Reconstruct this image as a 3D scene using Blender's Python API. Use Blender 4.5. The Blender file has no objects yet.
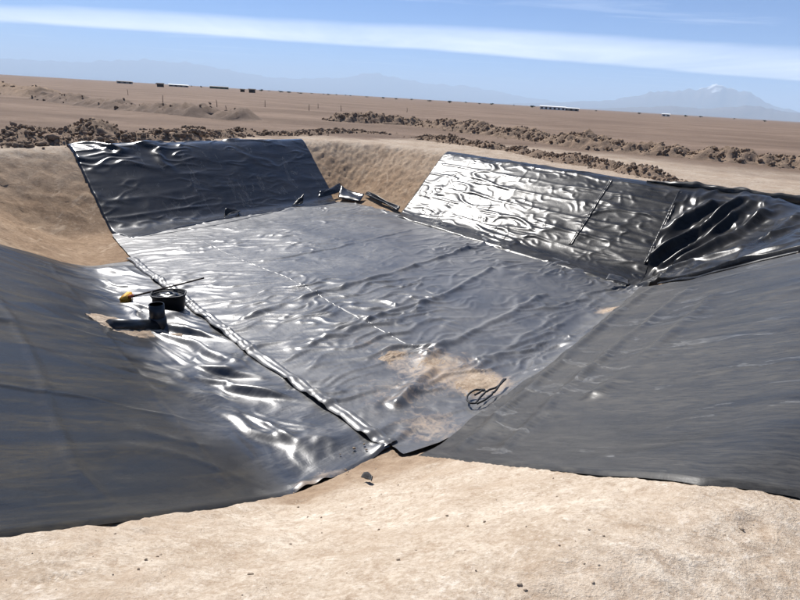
import bpy, bmesh, math, random
import numpy as np
from mathutils import Vector, Matrix

random.seed(7)
rng = np.random.default_rng(11)
scene = bpy.context.scene
C = scene.collection

# ------------------------------------------------------------------ camera
W0, H0, F = 800.0, 600.0, 560.0          # photograph size, focal length in its pixels
EYE = 1.7
HORIZON_Y, ROLL = 98.0, math.radians(3.4)
PITCH = math.atan((300 - HORIZON_Y) / F * math.cos(ROLL))
_f = np.array([0, math.cos(PITCH), -math.sin(PITCH)])
_u0 = np.array([0, math.sin(PITCH), math.cos(PITCH)])
_r0 = np.array([1.0, 0, 0])
_r = _r0 * math.cos(ROLL) + _u0 * math.sin(ROLL)
_u = -_r0 * math.sin(ROLL) + _u0 * math.cos(ROLL)
cam = bpy.data.cameras.new('camera')
cam.sensor_fit = 'HORIZONTAL'; cam.sensor_width = 36.0; cam.lens = F / W0 * 36.0
cam.clip_start = 0.05; cam.clip_end = 300000.0
camo = bpy.data.objects.new('camera', cam); C.objects.link(camo)
camo.matrix_world = Matrix(((_r[0], _u[0], -_f[0], 0), (_r[1], _u[1], -_f[1], 0), (_r[2], _u[2], -_f[2], EYE), (0, 0, 0, 1)))
scene.camera = camo

# ------------------------------------------------------------------ sky, sun, exposure
SUN_EL, SUN_AZ = math.radians(48), math.radians(-29)      # azimuth from +Y towards +X
world = bpy.data.worlds.new('World'); scene.world = world; world.use_nodes = True
nt = world.node_tree; nt.nodes.clear()
def N(t, kind, **kw):
    n = t.nodes.new(kind)
    for k, v in kw.items():
        if k == 'inp':
            for i, val in v.items(): n.inputs[i].default_value = val
        else: setattr(n, k, v)
    return n
def math_node(t, op, a, b=None, clamp=False):
    n = t.nodes.new('ShaderNodeMath'); n.operation = op; n.use_clamp = clamp
    for i, v in enumerate((a, b)):
        if v is None: continue
        if isinstance(v, (int, float)): n.inputs[i].default_value = v
        else: t.links.new(v, n.inputs[i])
    return n.outputs[0]
def ramp(t, fac, stops, interp='LINEAR'):
    n = t.nodes.new('ShaderNodeValToRGB'); n.color_ramp.interpolation = interp
    e = n.color_ramp.elements
    while len(e) < len(stops): e.new(0.5)
    for i, (p, c) in enumerate(stops):
        e[i].position = p; e[i].color = (c, c, c, 1) if isinstance(c, (int, float)) else (*c, 1)
    if fac is not None: t.links.new(fac, n.inputs[0])
    return n.outputs[0]
def mix(t, fac, a, b, kind='RGBA', blend='MIX'):
    n = t.nodes.new('ShaderNodeMix'); n.data_type = kind; n.blend_type = blend
    ia, ib, o = (6, 7, 2) if kind == 'RGBA' else (2, 3, 0)
    for i, v in ((0, fac), (ia, a), (ib, b)):
        if isinstance(v, (int, float)): n.inputs[i].default_value = v if i == 0 or kind != 'RGBA' else (v, v, v, 1)
        elif isinstance(v, tuple): n.inputs[i].default_value = (*v, 1)
        else: t.links.new(v, n.inputs[i])
    return n.outputs[o]
def noise(t, vec, scale, detail=4, rough=0.55, dist=0.0, out=0):
    n = t.nodes.new('ShaderNodeTexNoise'); n.inputs['Scale'].default_value = scale
    n.inputs['Detail'].default_value = detail; n.inputs['Roughness'].default_value = rough; n.inputs['Distortion'].default_value = dist
    if vec is not None: t.links.new(vec, n.inputs['Vector'])
    return n.outputs[out]
def mapping(t, vec, scale=(1, 1, 1), rot=(0, 0, 0), loc=(0, 0, 0)):
    n = t.nodes.new('ShaderNodeMapping'); n.inputs['Scale'].default_value = scale
    n.inputs['Rotation'].default_value = rot; n.inputs['Location'].default_value = loc
    t.links.new(vec, n.inputs['Vector']); return n.outputs[0]

sky = N(nt, 'ShaderNodeTexSky', sky_type='NISHITA', sun_disc=False, sun_elevation=SUN_EL, sun_rotation=SUN_AZ,
        altitude=3000.0, air_density=0.8, dust_density=0.4, ozone_density=3.0)
tc = N(nt, 'ShaderNodeTexCoord')
sep = N(nt, 'ShaderNodeSeparateXYZ'); nt.links.new(tc.outputs['Generated'], sep.inputs[0])
zc = math_node(nt, 'MAXIMUM', sep.outputs[2], 0.02)
px = math_node(nt, 'DIVIDE', sep.outputs[0], zc); py = math_node(nt, 'DIVIDE', sep.outputs[1], zc)
cmb = N(nt, 'ShaderNodeCombineXYZ'); nt.links.new(px, cmb.inputs[0]); nt.links.new(py, cmb.inputs[1])
plane = cmb.outputs[0]                                             # a flat cloud layer overhead
wob = noise(nt, mapping(nt, plane, (0.10, 0.03, 1)), 1.0, 5, 0.6)
yy = math_node(nt, 'ADD', py, math_node(nt, 'MULTIPLY', math_node(nt, 'SUBTRACT', wob, 0.5), 3.0))
bot = math_node(nt, 'ADD', math_node(nt, 'MULTIPLY', math_node(nt, 'MAXIMUM', px, 0.0), 0.30), 13.2)
yu = math_node(nt, 'SUBTRACT', yy, math_node(nt, 'MULTIPLY', math_node(nt, 'MAXIMUM', math_node(nt, 'MULTIPLY', px, -1.0), 0.0), 0.16))
upper = ramp(nt, math_node(nt, 'SUBTRACT', math_node(nt, 'DIVIDE', yu, 4.0), 2.0), [(0.10, 0), (0.30, 0.55), (0.7, 1.0)])
lower = ramp(nt, math_node(nt, 'DIVIDE', math_node(nt, 'SUBTRACT', bot, yy), 3.0), [(0.0, 0), (0.30, 1.0)])
band = math_node(nt, 'MULTIPLY', upper, lower)
streak = noise(nt, mapping(nt, plane, (0.25, 0.09, 1), (0, 0, 0.25)), 1.0, 7, 0.62, 0.6)
band = math_node(nt, 'MULTIPLY', band, ramp(nt, streak, [(0.30, 0.45), (0.6, 1.0)]))
wisp = noise(nt, mapping(nt, plane, (0.16, 0.5, 1), (0, 0, -0.5), (3, 1, 0)), 1.0, 8, 0.66, 0.9)
wisp = math_node(nt, 'MULTIPLY', ramp(nt, wisp, [(0.54, 0), (0.78, 1.0)]), 0.4)
cl = math_node(nt, 'MAXIMUM', math_node(nt, 'MULTIPLY', band, 0.82), wisp)
blue = mix(nt, 1.0, sky.outputs[0], (0.44, 0.76, 1.08), blend='MULTIPLY')
skyc = mix(nt, cl, blue, (17.0, 17.2, 17.6))
bg = N(nt, 'ShaderNodeBackground', inp={'Strength': 0.066}); nt.links.new(skyc, bg.inputs[0])
wo = N(nt, 'ShaderNodeOutputWorld'); nt.links.new(bg.outputs[0], wo.inputs[0])

sun = bpy.data.lights.new('sun', 'SUN'); sun.energy = 4.8; sun.angle = math.radians(0.53); sun.color = (1.0, 0.965, 0.92)
suno = bpy.data.objects.new('sun', sun); C.objects.link(suno)
SUND = Vector((math.sin(SUN_AZ) * math.cos(SUN_EL), math.cos(SUN_AZ) * math.cos(SUN_EL), math.sin(SUN_EL)))
suno.rotation_euler = SUND.to_track_quat('Z', 'Y').to_euler()
scene.view_settings.view_transform = 'Standard'; scene.view_settings.look = 'None'
scene.view_settings.exposure = 0.70; scene.view_settings.gamma = 1.0
scene.cycles.use_denoising = True
scene.cycles.max_bounces = 8; scene.cycles.volume_bounces = 3
scene.cycles.caustics_reflective = False; scene.cycles.sample_clamp_indirect = 6.0

# ------------------------------------------------------------------ numeric helpers
_perm = rng.permutation(512); _ga = rng.uniform(0, 2 * np.pi, 512)
def perlin(x, y, seed=0):
    x = np.asarray(x, float) + seed * 17.31; y = np.asarray(y, float) - seed * 9.73
    xi = np.floor(x).astype(int); yi = np.floor(y).astype(int); xf = x - xi; yf = y - yi
    def g(ix, iy, dx, dy):
        a = _ga[_perm[(_perm[ix % 512] + iy) % 512]]
        return np.cos(a) * dx + np.sin(a) * dy
    u = xf * xf * xf * (xf * (xf * 6 - 15) + 10); v = yf * yf * yf * (yf * (yf * 6 - 15) + 10)
    a = g(xi, yi, xf, yf) * (1 - u) + g(xi + 1, yi, xf - 1, yf) * u
    b = g(xi, yi + 1, xf, yf - 1) * (1 - u) + g(xi + 1, yi + 1, xf - 1, yf - 1) * u
    return (a * (1 - v) + b * v) * 1.5
def fbm(x, y, octv=4, seed=0, gain=0.5):
    s = 0; a = 1.0
    for i in range(octv):
        s = s + a * perlin(x * 2 ** i, y * 2 ** i, seed + i * 3); a *= gain
    return s
def ridge(x, y, seed=0): return 1 - np.abs(perlin(x, y, seed)) * 1.6
def soft(x, y, seed=0, w=0.30): return np.exp(-(perlin(x, y, seed) / w) ** 2)      # rounded fold lines
def crease(x, y, seed=0, w=0.14):                                # broken, narrow crease lines
    return np.exp(-(perlin(x, y, seed) / w) ** 2) * sstep(-0.30, 0.35, perlin(x * 0.55 + 31.7, y * 0.55 - 17.3, seed + 50))
def bumpy(x, y, seed=0): return 0.5 + 0.5 * np.clip(perlin(x, y, seed), -1, 1)
def sstep(a, b, x):
    t = np.clip((x - a) / (b - a), 0, 1); return t * t * (3 - 2 * t)

D, WID = 1.7, 2.8                         # pit depth and horizontal run of its slopes
K = D / WID
def ray(x, y):
    d = _f + _r * (x - 400) / F + _u * (300 - y) / F
    return d / np.linalg.norm(d)
def on_z(x, y, z=0.0):
    d = ray(x, y); t = (z - EYE) / d[2]
    return np.array([0, 0, EYE]) + d * t
# floor of the pit: toe corners in plan
POLY = np.array([on_z(296, 490, -D)[:2], [-7.6, 12.0], [-2.1, 19.7], [5.15, 11.46], on_z(432, 449, -D)[:2]])
def sdf(x, y):
    x = np.asarray(x, float); y = np.asarray(y, float)
    dm = np.full(x.shape, 1e18); inside = np.ones(x.shape, bool)
    n = len(POLY)
    for i in range(n):
        a = POLY[i]; b = POLY[(i + 1) % n]; e = b - a
        wx = x - a[0]; wy = y - a[1]
        t = np.clip((wx * e[0] + wy * e[1]) / (e @ e), 0, 1)
        dm = np.minimum(dm, (wx - e[0] * t) ** 2 + (wy - e[1] * t) ** 2)
        inside &= (e[0] * wy - e[1] * wx) <= 0
    d = np.sqrt(dm)
    return np.where(inside, -d, d)
def base(x, y):
    d = sdf(x, y)
    up = 0.5 * (K * d + np.sqrt((K * d) ** 2 + 0.014))            # rounded toe
    q = D - up
    return -0.5 * (q + np.sqrt(q * q + 0.016))                    # rounded rim
def hit(x, y, fn=base):
    d = ray(x, y); o = np.array([0, 0, EYE])
    t = np.concatenate([np.arange(0.8, 40, 0.02), np.arange(40, 400, 0.5)])
    P = o + d * t[:, None]
    below = P[:, 2] < fn(P[:, 0], P[:, 1])
    if not below.any(): return on_z(x, y, 0)
    i = int(np.argmax(below)); a, b = t[max(i - 1, 0)], t[i]
    for _ in range(18):
        m = 0.5 * (a + b); p = o + d * m
        if p[2] < float(fn(np.array([p[0]]), np.array([p[1]]))[0]): b = m
        else: a = m
    return o + d * b
def hp(x, y): return hit(x, y)[:2]
E1 = (POLY[2] - POLY[1]) / np.linalg.norm(POLY[2] - POLY[1])      # along the far-left and near-right toes
E2 = (POLY[1] - POLY[0]) / np.linalg.norm(POLY[1] - POLY[0])      # along the left and right toes
def inside_poly(x, y, P):
    c = np.zeros(x.shape, bool); n = len(P); j = n - 1
    for i in range(n):
        xi, yi = P[i]; xj, yj = P[j]
        if yi != yj:
            m = (yi > y) != (yj > y)
            c ^= m & (x < (xj - xi) * (y - yi) / (yj - yi) + xi)
        j = i
    return c
def seg_dist(x, y, pts):
    dm = np.full(np.shape(x), 1e9)
    for a, b in zip(pts[:-1], pts[1:]):
        a = np.array(a); b = np.array(b); e = b - a
        t = np.clip(((x - a[0]) * e[0] + (y - a[1]) * e[1]) / (e @ e), 0, 1)
        dm = np.minimum(dm, np.hypot(x - a[0] - e[0] * t, y - a[1] - e[1] * t))
    return dm

# ------------------------------------------------------------------ object helpers
def tag(o, label=None, cat=None, group=None, kind=None):
    if label: o['label'] = label
    if cat: o['category'] = cat
    if group: o['group'] = group
    if kind: o['kind'] = kind
    return o
def link(name, me, mat=None, parent=None, smooth=True):
    if mat is not None and not me.materials: me.materials.append(mat)
    if smooth and len(me.polygons): me.polygons.foreach_set('use_smooth', [True] * len(me.polygons))
    o = bpy.data.objects.new(name, me); C.objects.link(o)
    if parent is not None:
        o.parent = parent; o.matrix_parent_inverse = Matrix.Translation(-parent.location) if parent.rotation_euler.z == 0 else parent.matrix_world.inverted()
    return o
def empty(name, loc):
    o = bpy.data.objects.new(name, None); o.empty_display_size = 0.2; C.objects.link(o); o.location = loc; return o
def mesh_np(name, V, Fq):
    me = bpy.data.meshes.new(name)
    V = np.asarray(V, np.float32); Fq = np.asarray(Fq, np.int32); k = Fq.shape[1]
    me.vertices.add(len(V)); me.vertices.foreach_set('co', V.ravel())
    me.loops.add(Fq.size); me.loops.foreach_set('vertex_index', Fq.ravel())
    me.polygons.add(len(Fq)); me.polygons.foreach_set('loop_start', np.arange(0, Fq.size, k, dtype=np.int32))
    me.update(calc_edges=True); me.validate(); return me
def grid_faces(nu, nv):
    i = np.arange(nu - 1)[:, None] * nv + np.arange(nv - 1)[None, :]
    return np.stack([i, i + nv, i + nv + 1, i + 1], -1).reshape(-1, 4)
def uv_from(me, uv):
    l = me.uv_layers.new(name='UVMap'); idx = np.empty(len(me.loops), np.int32); me.loops.foreach_get('vertex_index', idx)
    l.data.foreach_set('uv', np.asarray(uv, np.float32)[idx].ravel())
def attr(me, name, vals):
    a = me.attributes.new(name, 'FLOAT', 'POINT'); a.data.foreach_set('value', np.asarray(vals, np.float32))
def tube_bm(bm, pts, rad, seg=10, caps=True):
    pts = [Vector(p) for p in pts]; rings = []
    up = Vector((0, 0, 1))
    for i, p in enumerate(pts):
        t = (pts[min(i + 1, len(pts) - 1)] - pts[max(i - 1, 0)]).normalized()
        a = t.cross(up if abs(t.z) < 0.95 else Vector((1, 0, 0))).normalized(); b = t.cross(a)
        r = rad[i] if isinstance(rad, (list, tuple)) else rad
        rings.append([bm.verts.new(p + (a * math.cos(2 * math.pi * k / seg) + b * math.sin(2 * math.pi * k / seg)) * r) for k in range(seg)])
    for A, B in zip(rings[:-1], rings[1:]):
        for k in range(seg): bm.faces.new((A[k], A[(k + 1) % seg], B[(k + 1) % seg], B[k]))
    if caps:
        bm.faces.new(rings[0][::-1]); bm.faces.new(rings[-1])
    return rings
def bm_obj(name, bm, mat, parent=None, smooth=True, loc=None):
    bmesh.ops.recalc_face_normals(bm, faces=bm.faces)
    me = bpy.data.meshes.new(name); bm.to_mesh(me); bm.free()
    o = link(name, me, mat, None, smooth)
    if parent is not None:
        o.parent = parent
    if loc is not None: o.location = loc
    return o
def box_bm(bm, c, s, rz=0.0):
    m = Matrix.Translation(c) @ Matrix.Rotation(rz, 4, 'Z') @ Matrix.Diagonal((*s, 1))
    return bmesh.ops.create_cube(bm, size=1.0, matrix=m)['verts']

# ------------------------------------------------------------------ materials
def new_mat(name):
    m = bpy.data.materials.new(name); m.use_nodes = True
    t = m.node_tree; b = t.nodes['Principled BSDF']; return m, t, b
def bump(t, b, h, strength, dist):
    n = t.nodes.new('ShaderNodeBump'); n.inputs['Strength'].default_value = strength; n.inputs['Distance'].default_value = dist
    t.links.new(h, n.inputs['Height']); t.links.new(n.outputs[0], b.inputs['Normal'])
def plain(name, col, rough=0.6, spec=0.5, var=0.25, scale=8.0):
    m, t, b = new_mat(name); tcn = N(t, 'ShaderNodeTexCoord')
    n = noise(t, tcn.outputs['Object'], scale, 5)
    t.links.new(mix(t, n, tuple(c * (1 - var) for c in col), tuple(c * (1 + var) for c in col)), b.inputs['Base Color'])
    b.inputs['Roughness'].default_value = rough; b.inputs['Specular IOR Level'].default_value = spec
    bump(t, b, n, 0.2, 0.01); return m

def soil_material():
    m, t, b = new_mat('soil')
    g = N(t, 'ShaderNodeNewGeometry'); P = g.outputs['Position']
    a = N(t, 'ShaderNodeAttribute', attribute_name='pale').outputs['Fac']
    wet = N(t, 'ShaderNodeAttribute', attribute_name='damp').outputs['Fac']
    n1 = noise(t, P, 1.3, 6, 0.62); n2 = noise(t, P, 14.0, 7, 0.68); n3 = noise(t, P, 90.0, 4, 0.6)
    big = noise(t, mapping(t, P, (0.05, 0.16, 0.05)), 1.0, 7, 0.6)
    sand = mix(t, ramp(t, n1, [(0.38, 0), (0.60, 1)]), (0.49, 0.40, 0.305), (0.65, 0.56, 0.45))
    sand = mix(t, ramp(t, n2, [(0.32, 0), (0.6, 1)]), mix(t, 0.5, sand, (0.30, 0.21, 0.14)), sand)
    crust = noise(t, P, 6.5, 8, 0.74, 0.5)
    sand = mix(t, ramp(t, crust, [(0.34, 0.75), (0.47, 0.0)]), sand, (0.36, 0.265, 0.185))
    sand = mix(t, ramp(t, crust, [(0.57, 0.0), (0.66, 0.7)]), sand, (0.74, 0.66, 0.56))
    grit = noise(t, P, 42.0, 7, 0.78)
    sand = mix(t, ramp(t, grit, [(0.36, 0.62), (0.50, 0.0)]), sand, (0.27, 0.195, 0.13))
    sand = mix(t, ramp(t, grit, [(0.54, 0.0), (0.66, 0.55)]), sand, (0.78, 0.70, 0.60))
    patchy = noise(t, mapping(t, P, (1, 1.6, 1)), 0.75, 6, 0.62, 0.6)
    sand = mix(t, ramp(t, patchy, [(0.34, 0.6), (0.50, 0.0)]), sand, (0.42, 0.32, 0.23))
    damp = mix(t, ramp(t, n1, [(0.35, 0), (0.7, 1)]), (0.25, 0.165, 0.10), (0.37, 0.26, 0.165))
    damp = mix(t, ramp(t, n2, [(0.3, 0), (0.6, 1)]), mix(t, 0.5, damp, (0.17, 0.11, 0.07)), damp)
    desert = mix(t, ramp(t, big, [(0.38, 0), (0.62, 1)]), (0.150, 0.106, 0.078), (0.245, 0.177, 0.132))
    desert = mix(t, ramp(t, noise(t, mapping(t, P, (1, 2.5, 1)), 0.55, 8, 0.72), [(0.30, 0), (0.65, 1)]), mix(t, 0.55, desert, (0.11, 0.075, 0.058)), desert)
    damp = mix(t, ramp(t, crust, [(0.36, 0.7), (0.5, 0.0)]), damp, (0.17, 0.11, 0.068))
    damp = mix(t, ramp(t, crust, [(0.56, 0.0), (0.68, 0.6)]), damp, (0.46, 0.34, 0.23))
    gouge = noise(t, mapping(t, P, (3.2, 0.7, 1.4), (0, 0, 0.5)), 1.0, 6, 0.7, 0.4)
    damp = mix(t, ramp(t, gouge, [(0.58, 0.0), (0.66, 0.55)]), damp, (0.50, 0.39, 0.28))
    col = mix(t, a, desert, sand); col = mix(t, wet, col, damp)
    peb = ramp(t, n3, [(0.62, 0), (0.70, 1)])
    col = mix(t, math_node(t, 'MULTIPLY', peb, 0.45), col, (0.66, 0.56, 0.46))
    t.links.new(col, b.inputs['Base Color'])
    b.inputs['Roughness'].default_value = 0.95; b.inputs['Specular IOR Level'].default_value = 0.1
    h = math_node(t, 'ADD', math_node(t, 'ADD', math_node(t, 'ADD', math_node(t, 'MULTIPLY', n2, 0.55), math_node(t, 'MULTIPLY', grit, 0.30)), math_node(t, 'MULTIPLY', crust, 0.9)), math_node(t, 'MULTIPLY', n3, 0.35))
    bump(t, b, h, 0.7, 0.04); return m
M_SOIL = soil_material()

def clod_material(name, dark, light, dusty):
    m, t, b = new_mat(name)
    P = N(t, 'ShaderNodeNewGeometry').outputs['Position']
    n1 = noise(t, P, 2.2, 6, 0.65); n2 = noise(t, P, 18.0, 6, 0.7)
    c = mix(t, ramp(t, n1, [(0.3, 0), (0.72, 1)]), dark, light)
    c = mix(t, ramp(t, n2, [(0.4, 0.0), (0.75, 0.6)]), c, dusty)
    t.links.new(c, b.inputs['Base Color']); b.inputs['Roughness'].default_value = 0.95; b.inputs['Specular IOR Level'].default_value = 0.1
    bump(t, b, n2, 0.8, 0.05); return m
M_CLOD = clod_material('clod_soil', (0.135, 0.096, 0.070), (0.27, 0.195, 0.14), (0.38, 0.285, 0.21))
M_BANK = clod_material('bank_soil', (0.13, 0.095, 0.072), (0.22, 0.165, 0.13), (0.26, 0.20, 0.16))

def liner_material(name, rough=0.25, dust=0.3, dust_sheen_col=(0.16, 0.145, 0.125), stretch=(0.5, 2.2, 1), stains=0.0, sand=0.0, fine=0.35, ior=1.54, con=0.0, lo=0.1, speck=1.0, shine=0.0):
    m, t, b = new_mat(name)
    uv = N(t, 'ShaderNodeUVMap').outputs[0]
    d1 = noise(t, mapping(t, uv, stretch), 1.1, 8, 0.66, 0.7)
    d2 = noise(t, mapping(t, uv, (stretch[0] * 3.5, stretch[1] * 3.5, 1)), 1.7, 6, 0.7, 0.4)
    dm = math_node(t, 'MULTIPLY', ramp(t, d1, [(0.36 + con, lo), (0.66, 1)]), ramp(t, d2, [(0.3, 0.3 + 0.5 * lo), (0.68, 1)]))
    d3 = noise(t, mapping(t, uv, (stretch[0] * 14, stretch[1] * 14, 1)), 1.3, 5, 0.75, 0.3)
    dm = math_node(t, 'MULTIPLY', dm, ramp(t, d3, [(0.36, 1 - 0.55 * speck), (0.62, 1 + 0.25 * speck)]))
    scuff = ramp(t, noise(t, mapping(t, uv, (stretch[0] * 5, stretch[1] * 2.2, 1), (0, 0, 0.5)), 2.0, 6, 0.72, 1.2), [(0.66, 0), (0.72, 0.55 * speck)])
    dm = math_node(t, 'MAXIMUM', dm, scuff)
    dm = math_node(t, 'MULTIPLY', dm, dust, True)
    if shine:                              # slope keeps its dust colour; floor strip painted paler for sun glare
        sl = N(t, 'ShaderNodeAttribute', attribute_name='slope').outputs['Fac']
        dm = math_node(t, 'MULTIPLY', dm, math_node(t, 'ADD', math_node(t, 'MULTIPLY', sl, shine), 1 - shine))
        dust_sheen_col = mix(t, sl, (0.30, 0.295, 0.29), dust_sheen_col)
    col = mix(t, dm, (0.0105, 0.0108, 0.0115), dust_sheen_col)
    if stains:
        v = noise(t, mapping(t, uv, (2.6, 0.9, 1), (0, 0, 0.1), (4, 2, 0)), 1.0, 5, 0.6, 0.8)
        e = ramp(t, v, [(0.600, 0), (0.618, 1), (0.64, 0.25), (0.70, 0.5)])
        col = mix(t, math_node(t, 'MULTIPLY', math_node(t, 'MULTIPLY', e, ramp(t, d2, [(0.35, 0.2), (0.6, 1)])), stains), col, (0.42, 0.42, 0.41))
    if sand:
        a = N(t, 'ShaderNodeAttribute', attribute_name='sandy').outputs['Fac']
        s = noise(t, uv, 7.0, 9, 0.78, 0.8)
        sm = ramp(t, math_node(t, 'ADD', a, math_node(t, 'MULTIPLY', math_node(t, 'SUBTRACT', s, 0.5), 1.7)), [(0.35, 0), (0.85, 1)])
        sm = math_node(t, 'MULTIPLY', math_node(t, 'MULTIPLY', sm, sand), ramp(t, a, [(0.05, 0), (0.3, 1)]))
        col = mix(t, sm, col, (0.42, 0.31, 0.21)); dm = math_node(t, 'MAXIMUM', dm, sm)
    t.links.new(col, b.inputs['Base Color'])
    r = math_node(t, 'ADD', rough, math_node(t, 'MULTIPLY', dm, 0.45), True)
    t.links.new(r, b.inputs['Roughness']); b.inputs['IOR'].default_value = ior
    t.links.new(math_node(t, 'SUBTRACT', 0.5, math_node(t, 'MULTIPLY', dm, 0.4), True), b.inputs['Specular IOR Level'])
    if shine:
        so_ = math_node(t, 'MULTIPLY', math_node(t, 'SUBTRACT', 1.0, sl), 0.5)
        t.links.new(math_node(t, 'ADD', math_node(t, 'SUBTRACT', 0.26, math_node(t, 'MULTIPLY', dm, 0.3), True), math_node(t, 'MULTIPLY', so_, 1.6)), b.inputs['Specular IOR Level'])
        t.links.new(math_node(t, 'ADD', r, math_node(t, 'MULTIPLY', so_, 0.05)), b.inputs['Roughness'])
    f1 = noise(t, mapping(t, uv, (1, 1.6, 1)), 9.0, 4, 0.55, 0.5); f2 = noise(t, uv, 45.0, 3, 0.6)
    bump(t, b, math_node(t, 'ADD', f1, math_node(t, 'MULTIPLY', f2, 0.12)), fine, 0.02)
    return m
M_FLOOR = liner_material('liner_floor', 0.25, 0.46, (0.29, 0.28, 0.265), (0.7, 0.7, 1), sand=0.75, fine=0.10, ior=1.85, lo=0.45, speck=0.35)  # dust film, its colour made paler to stand in for weak sky reflection
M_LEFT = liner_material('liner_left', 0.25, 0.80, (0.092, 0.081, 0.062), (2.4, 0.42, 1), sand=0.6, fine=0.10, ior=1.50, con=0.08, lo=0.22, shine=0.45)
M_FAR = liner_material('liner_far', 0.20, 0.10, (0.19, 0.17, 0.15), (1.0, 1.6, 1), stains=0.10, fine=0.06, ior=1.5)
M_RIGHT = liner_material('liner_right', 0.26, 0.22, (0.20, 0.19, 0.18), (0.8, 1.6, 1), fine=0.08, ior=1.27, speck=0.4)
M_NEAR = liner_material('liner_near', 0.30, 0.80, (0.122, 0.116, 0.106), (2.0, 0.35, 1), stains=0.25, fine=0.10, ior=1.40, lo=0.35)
M_PIPE = plain('black_pipe', (0.012, 0.014, 0.018), 0.32, 0.5, 0.4, 6)
M_BLACK = plain('black_plastic', (0.010, 0.010, 0.011), 0.5, 0.4, 0.4, 10)
M_STICK = plain('dark_wood', (0.045, 0.030, 0.024), 0.6, 0.3, 0.4, 12)
M_YELLOW = plain('yellow_broom', (0.62, 0.33, 0.03), 0.6, 0.4, 0.2, 30)
M_ORANGE = plain('red_socket', (0.45, 0.10, 0.05), 0.6, 0.4, 0.2, 30)
M_POST = plain('weathered_wood', (0.10, 0.07, 0.055), 0.9, 0.2, 0.3, 6)
M_WHITE = plain('white_sheet', (0.72, 0.72, 0.70), 0.6, 0.3, 0.08, 0.3)
M_DARKW = plain('dark_shed_wall', (0.05, 0.04, 0.038), 0.9, 0.2, 0.3, 1)
M_GREYW = plain('grey_block', (0.30, 0.27, 0.24), 0.9, 0.2, 0.15, 0.5)
M_GREENW = plain('green_net', (0.07, 0.11, 0.06), 0.9, 0.1, 0.3, 0.5)
M_LEAF = plain('leaf', (0.055, 0.075, 0.035), 0.8, 0.2, 0.4, 0.8)
M_STONE = plain('stone', (0.30, 0.24, 0.18), 0.9, 0.2, 0.3, 20)
# ------------------------------------------------------------------ liner sheets: outlines in plan, relief
def px_line(pts): return [hp(*p) for p in pts]
A_s = 0.5
def s1(x, y): return x * E1[0] + y * E1[1]
def s2(x, y): return x * E2[0] + y * E2[1]
SEAM = px_line([(131, 260), (190, 306), (245, 347), (300, 387), (345, 418), (392, 448)])
def fold(x, y, pts, wd, ht, seed):
    d = seg_dist(x + 0.05 * perlin(x * 2.1, y * 2.1, seed), y + 0.05 * perlin(x * 2.3, y * 2.0, seed + 1), pts)
    along = 0.65 + 0.5 * perlin(x * 1.3, y * 1.3, seed + 2)
    return ht * along * np.exp(-(d / wd) ** 2)
FOLDS = [([(245, 320), (300, 300), (400, 272), (488, 243)], 0.06, 0.065), ([(322, 337), (380, 318), (440, 298), (492, 270)], 0.06, 0.06),
         ([(425, 356), (480, 330), (545, 296)], 0.06, 0.055), ([(262, 262), (330, 250), (410, 231)], 0.05, 0.03),
         ([(395, 405), (432, 372)], 0.09, 0.08), ([(300, 350), (352, 330)], 0.05, 0.03), ([(470, 372), (560, 318)], 0.05, 0.03),
         ([(500, 262), (590, 262)], 0.05, 0.03), ([(520, 355), (600, 300)], 0.05, 0.025)]
FOLDS = [(px_line(p), a, b) for p, a, b in FOLDS]
def disp_floor(x, y):
    a = s1(x, y); b = s2(x, y)
    wx = 0.25 * perlin(x * 1.3, y * 1.3, 2); wy = 0.25 * perlin(x * 1.3, y * 1.3, 5)
    amp = (0.45 + 0.75 * sstep(-0.4, 0.6, fbm(x * 0.45, y * 0.45, 2, 31))) * (1.45 - 0.60 * sstep(9, 15, y - 0.5 * x))
    near = np.exp(-np.minimum(seg_dist(x, y, SEAM), 3) / 0.8)
    h = 0.024 * crease((a + wx) * 0.60, (b + wy) * 2.0, 8, 0.17) + 0.015 * crease((a + wy) * 1.2, (b + wx) * 3.6, 18, 0.17)
    h = h + 0.010 * crease((a + wy) * 2.2, (b + wx) * 5.2, 12, 0.20) + 0.012 * bumpy((a + wx) * 0.9, (b + wy) * 2.0, 15)
    h = h + 0.0022 * bumpy((a + wx) * 5.0, (b + wy) * 9.0, 16)
    h = h * amp + near * (0.040 * crease((a + wx) * 0.9, (b + wy) * 3.0, 21, 0.2) + 0.02 * bumpy((a + wx) * 1.2, (b + wy) * 3.4, 22))
    for i, (p, wd, ht) in enumerate(FOLDS): h = h + fold(x, y, p, wd, ht, 40 + i)
    tr = np.exp(-(sdf(x, y) / 0.5) ** 2) * sstep(9, 12, y)
    h = h + 0.04 * tr * crease((a + wx) * 2.4, (b + wy) * 1.4, 25, 0.2)
    return h
NEAR_EDGE = px_line([(300, 490), (345, 472), (388, 449)])
LIFTS = [(hp(303, 489), 0.09, 0.06), (hp(325, 482), 0.08, 0.05), (hp(383, 450), 0.12, 0.05)]
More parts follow.
